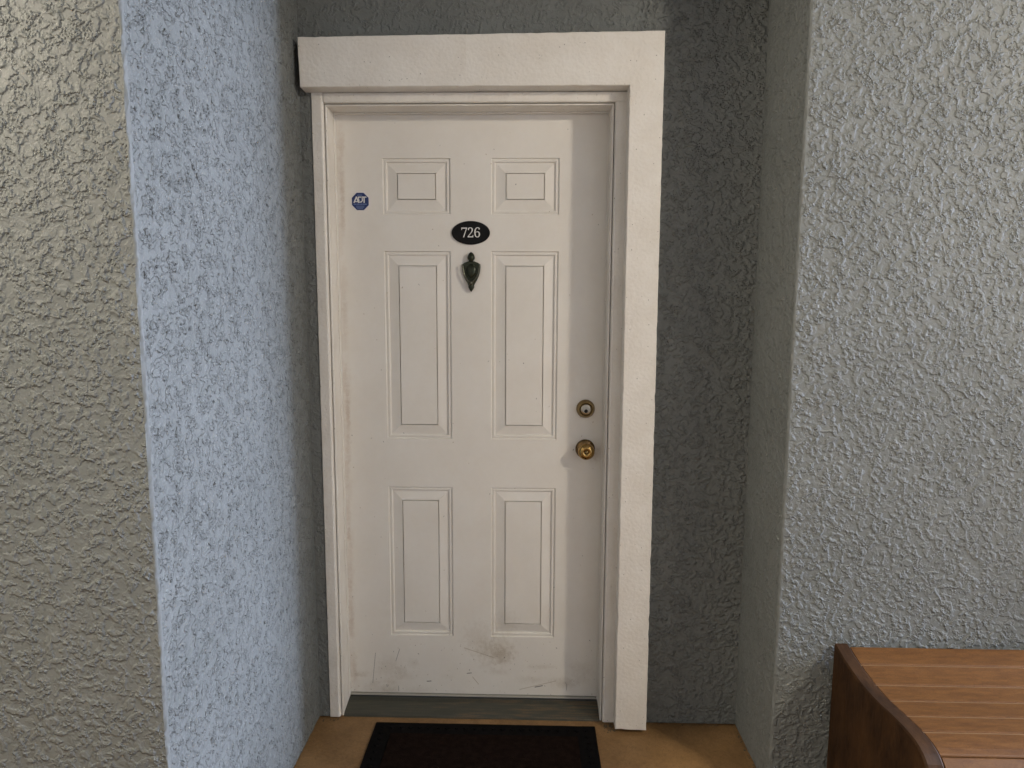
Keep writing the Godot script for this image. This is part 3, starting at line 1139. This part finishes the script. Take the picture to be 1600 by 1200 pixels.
func seat_height(z: float) -> float:
	# the dished seat: high at the wall, low behind the middle, a roll at the front
	var c := [Vector2(0.425, 0.4785), Vector2(0.47, 0.4670), Vector2(0.53, 0.4560), Vector2(0.60, 0.4495), Vector2(0.66, 0.4505), Vector2(0.73, 0.4578), Vector2(0.79, 0.4618), Vector2(0.835, 0.4590), Vector2(0.862, 0.4500), Vector2(0.880, 0.4360), Vector2(0.888, 0.4180)]
	for k in c.size() - 1:
		if z <= c[k + 1].x or k == c.size() - 2:
			var p0: Vector2 = c[maxi(0, k - 1)]
			var p3: Vector2 = c[mini(c.size() - 1, k + 2)]
			var u: float = (z - c[k].x) / (c[k + 1].x - c[k].x)
			return c[k].cubic_interpolate(c[k + 1], p0, p3, u).y
	return 0.42


func make_bench() -> void:
	var bx0 := 1.0712
	var bx1 := 2.28
	var t := thing("bench", "brown backless wooden bench with a dished slatted seat against the right wall", "bench")
	for side in 2:
		var x := bx0 if side == 0 else bx1 - 0.040
		var poly := PackedVector2Array()
		# profile in (z, y)
		for k in 73:
			var z := lerpf(0.430, 0.888, 1.0 - pow(1.0 - k / 72.0, 1.35))
			poly.append(Vector2(z, seat_height(z) + 0.004))
		poly.append(Vector2(0.890, 0.395))
		poly.append(Vector2(0.880, 0.350))
		poly.append(Vector2(0.865, 0.0))
		poly.append(Vector2(0.770, 0.0))
		poly.append(Vector2(0.750, 0.045))
		poly.append(Vector2(0.560, 0.045))
		poly.append(Vector2(0.540, 0.0))
		poly.append(Vector2(0.430, 0.0))
		var st := begin()
		# (u, v, w) -> x = w, y = v, z = u ; mirrored so that the outside keeps facing out
		side_prism(st, wound(poly), x, x + 0.040, 0.004)
		finish(st, "side_panel", M.panel_wood, t)
	var edges := [0.432, 0.5010, 0.5810, 0.6500, 0.7240, 0.7910, 0.8580]
	for k in 6:
		var st := begin(false)
		slat(st, bx0 + 0.0425, bx1 - 0.0425, edges[k] + 0.0021, edges[k + 1] - (0.0021 if k < 5 else 0.0), 0.022)
		finish(st, "slat", M.slat, t)
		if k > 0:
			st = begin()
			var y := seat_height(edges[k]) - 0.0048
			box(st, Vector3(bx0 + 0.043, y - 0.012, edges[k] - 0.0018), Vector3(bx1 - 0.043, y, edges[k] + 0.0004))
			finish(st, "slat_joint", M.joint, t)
	var st := begin()
	slat(st, bx0 + 0.0425, bx1 - 0.0425, 0.8615, 0.8860, 0.03)
	box(st, Vector3(bx0 + 0.0425, 0.30, 0.852), Vector3(bx1 - 0.0425, 0.405, 0.876), 0.004)
	finish(st, "front_rail", M.slat, t)
	st = begin()
	box(st, Vector3(bx0 + 0.0425, 0.34, 0.436), Vector3(bx1 - 0.0425, 0.440, 0.458), 0.004)
	finish(st, "back_rail", M.slat, t)


# a closed outline in (z, y), drawn along x with both edges chamfered
func side_prism(st: SurfaceTool, poly: PackedVector2Array, x0: float, x1: float, c: float) -> void:
	var n := poly.size()
	var ins := inset(poly, c)
	var rings := [[ins, x0], [poly, x0 + c], [poly, x1 - c], [ins, x1]]
	for r in 3:
		for i in n:
			var j := (i + 1) % n
			var a: Vector2 = rings[r][0][i]
			var b: Vector2 = rings[r][0][j]
			var d: Vector2 = rings[r + 1][0][j]
			var e: Vector2 = rings[r + 1][0][i]
			quad(st, Vector3(rings[r][1], a.y, a.x), Vector3(rings[r + 1][1], e.y, e.x), Vector3(rings[r + 1][1], d.y, d.x), Vector3(rings[r][1], b.y, b.x))
	var t := Geometry2D.triangulate_polygon(ins)
	for k in range(0, t.size(), 3):
		var a := ins[t[k]]
		var b := ins[t[k + 1]]
		var d := ins[t[k + 2]]
		if (b - a).cross(d - a) < 0.0:
			var w := b
			b = d
			d = w
		tri(st, Vector3(x0, a.y, a.x), Vector3(x0, b.y, b.x), Vector3(x0, d.y, d.x))
		tri(st, Vector3(x1, a.y, a.x), Vector3(x1, d.y, d.x), Vector3(x1, b.y, b.x))


# one board of the seat between depths z0 and z1, following the dish, its long edges eased
func slat(st: SurfaceTool, x0: float, x1: float, z0: float, z1: float, thick: float) -> void:
	var e := 0.0030
	var top := PackedVector2Array([Vector2(z0, seat_height(z0) - e), Vector2(z0 + e * 0.35, seat_height(z0) - e * 0.3), Vector2(z0 + e * 1.2, seat_height(z0 + e))])
	for k in range(1, 4):
		var z := lerpf(z0, z1, k / 4.0)
		top.append(Vector2(z, seat_height(z)))
	top.append(Vector2(z1 - e * 1.2, seat_height(z1 - e)))
	top.append(Vector2(z1 - e * 0.35, seat_height(z1) - e * 0.3))
	top.append(Vector2(z1, seat_height(z1) - e))
	for k in top.size():
		top[k].y -= 0.002
	var poly := PackedVector2Array(top)
	poly.append(Vector2(z1, seat_height(z1) - thick))
	poly.append(Vector2(z0, seat_height(z0) - thick))
	side_prism(st, wound(poly), x0, x1, 0.0012)


# ------------------------------------------------------------------ lamps out of the picture

func make_lamp(at: Vector3, energy: float, label: String) -> void:
	var t := thing("ceiling_lamp", label, "lamp", at)
	t.set_meta("group", "ceiling lamps along the walkway")
	var down := Transform3D(Basis(Vector3.RIGHT, PI / 2), Vector3.ZERO)
	var st := begin(true)
	lathe(st, [Vector2(0.0, 0.0), Vector2(0.165, 0.0), Vector2(0.168, 0.008), Vector2(0.162, 0.022), Vector2(0.150, 0.026)], down, 40)
	finish(st, "lamp_pan", M.lamp_pan, t)
	st = begin(true)
	lathe(st, [Vector2(0.150, 0.022), Vector2(0.146, 0.045), Vector2(0.128, 0.078), Vector2(0.095, 0.104), Vector2(0.050, 0.120), Vector2(0.0, 0.125)], down, 40)
	finish(st, "glass_dome", M.lamp_glass, t)
	var l := OmniLight3D.new()
	l.name = "lamp_light"
	l.position = Vector3(0, -0.075, 0)
	l.light_energy = energy
	l.light_size = 0.09
	l.light_color = Color(1.0, 0.95, 0.875)
	l.omni_range = 14.0
	l.omni_attenuation = 2.0
	l.shadow_enabled = true
	t.add_child(l)


# added unseen lamp that throws the cool wash on the recess's left side
func make_added_cool_light(at: Vector3, energy: float) -> void:
	var t := thing("added_cool_light", "added unseen square cool light with a bracket at the right end of the walkway", "added_cool_light", at)
	var st := begin()
	box(st, Vector3(0.012, -0.28, -0.28), Vector3(0.10, 0.28, 0.28), 0.012)
	finish(st, "housing", M.lamp_pan, t)
	st = begin()
	box(st, Vector3(0.004, -0.25, -0.25), Vector3(0.0115, 0.25, 0.25), 0.002)
	finish(st, "lens", M.added_light_lens, t)
	st = begin()
	box(st, Vector3(0.03, -0.03, RIGHT_Z - at.z), Vector3(0.08, 0.03, -0.281), 0.004)
	finish(st, "bracket", M.lamp_pan, t)
	var l := AreaLight3D.new()
	l.name = "added_area_light"
	l.area_size = Vector2(0.5, 0.5)
	l.light_energy = energy
	l.light_color = Color(0.83, 0.88, 1.0)
	l.area_range = 16.0
	l.area_attenuation = 2.0
	l.shadow_enabled = true
	l.rotation.y = PI / 2
	l.position = Vector3(-0.004, 0, 0)
	t.add_child(l)


# broken mortar and dirt that has gathered where the wall and the frame meet the floor
func make_debris() -> void:
	var rng := RandomNumberGenerator.new()
	rng.seed = 404
	var st := begin()
	for k in 90:
		var p: Vector3
		var r := rng.randf_range(0.0012, 0.0036)
		if k < 26:
			p = Vector3(rng.randf_range(0.462, 0.496), 0, rng.randf_range(0.102, 0.150))
		elif k < 50:
			p = Vector3(rng.randf_range(0.61, RIGHT_X - 0.006), 0, BACK_Z + rng.randf_range(0.001, 0.007))
			r *= 0.7
		elif k < 74:
			var z := rng.randf_range(BACK_Z + 0.003, 0.33)
			p = Vector3(RIGHT_X - rng.randf_range(0.001, 0.008 + 0.02 * maxf(0.0, 1.0 - (z - BACK_Z) / 0.06)), 0, z)
		else:
			p = Vector3(rng.randf_range(-0.515, -0.45), 0, rng.randf_range(0.100, 0.120))
			r *= 0.8
		chip(st, p + Vector3(0, r * 0.4, 0), r, rng)
	var o := finish(st, "mortar_crumbs", M.crumb, self)
	o.set_meta("kind", "stuff")
	o.set_meta("label", "crumbs of broken mortar along the foot of the recess wall and door frame")
	o.set_meta("category", "debris")


func chip(st: SurfaceTool, at: Vector3, r: float, rng: RandomNumberGenerator) -> void:
	var v := []
	for d in [Vector3(1, 0, 0), Vector3(-1, 0, 0), Vector3(0, 0.7, 0), Vector3(0, -0.7, 0), Vector3(0, 0, 1), Vector3(0, 0, -1)]:
		v.append(at + (d + Vector3(rng.randf_range(-0.3, 0.3), rng.randf_range(-0.2, 0.2), rng.randf_range(-0.3, 0.3))) * r * rng.randf_range(0.7, 1.4))
	for f in [[0, 2, 4], [2, 1, 4], [1, 3, 4], [3, 0, 4], [2, 0, 5], [1, 2, 5], [3, 1, 5], [0, 3, 5]]:
		tri(st, v[f[0]], v[f[1]], v[f[2]])
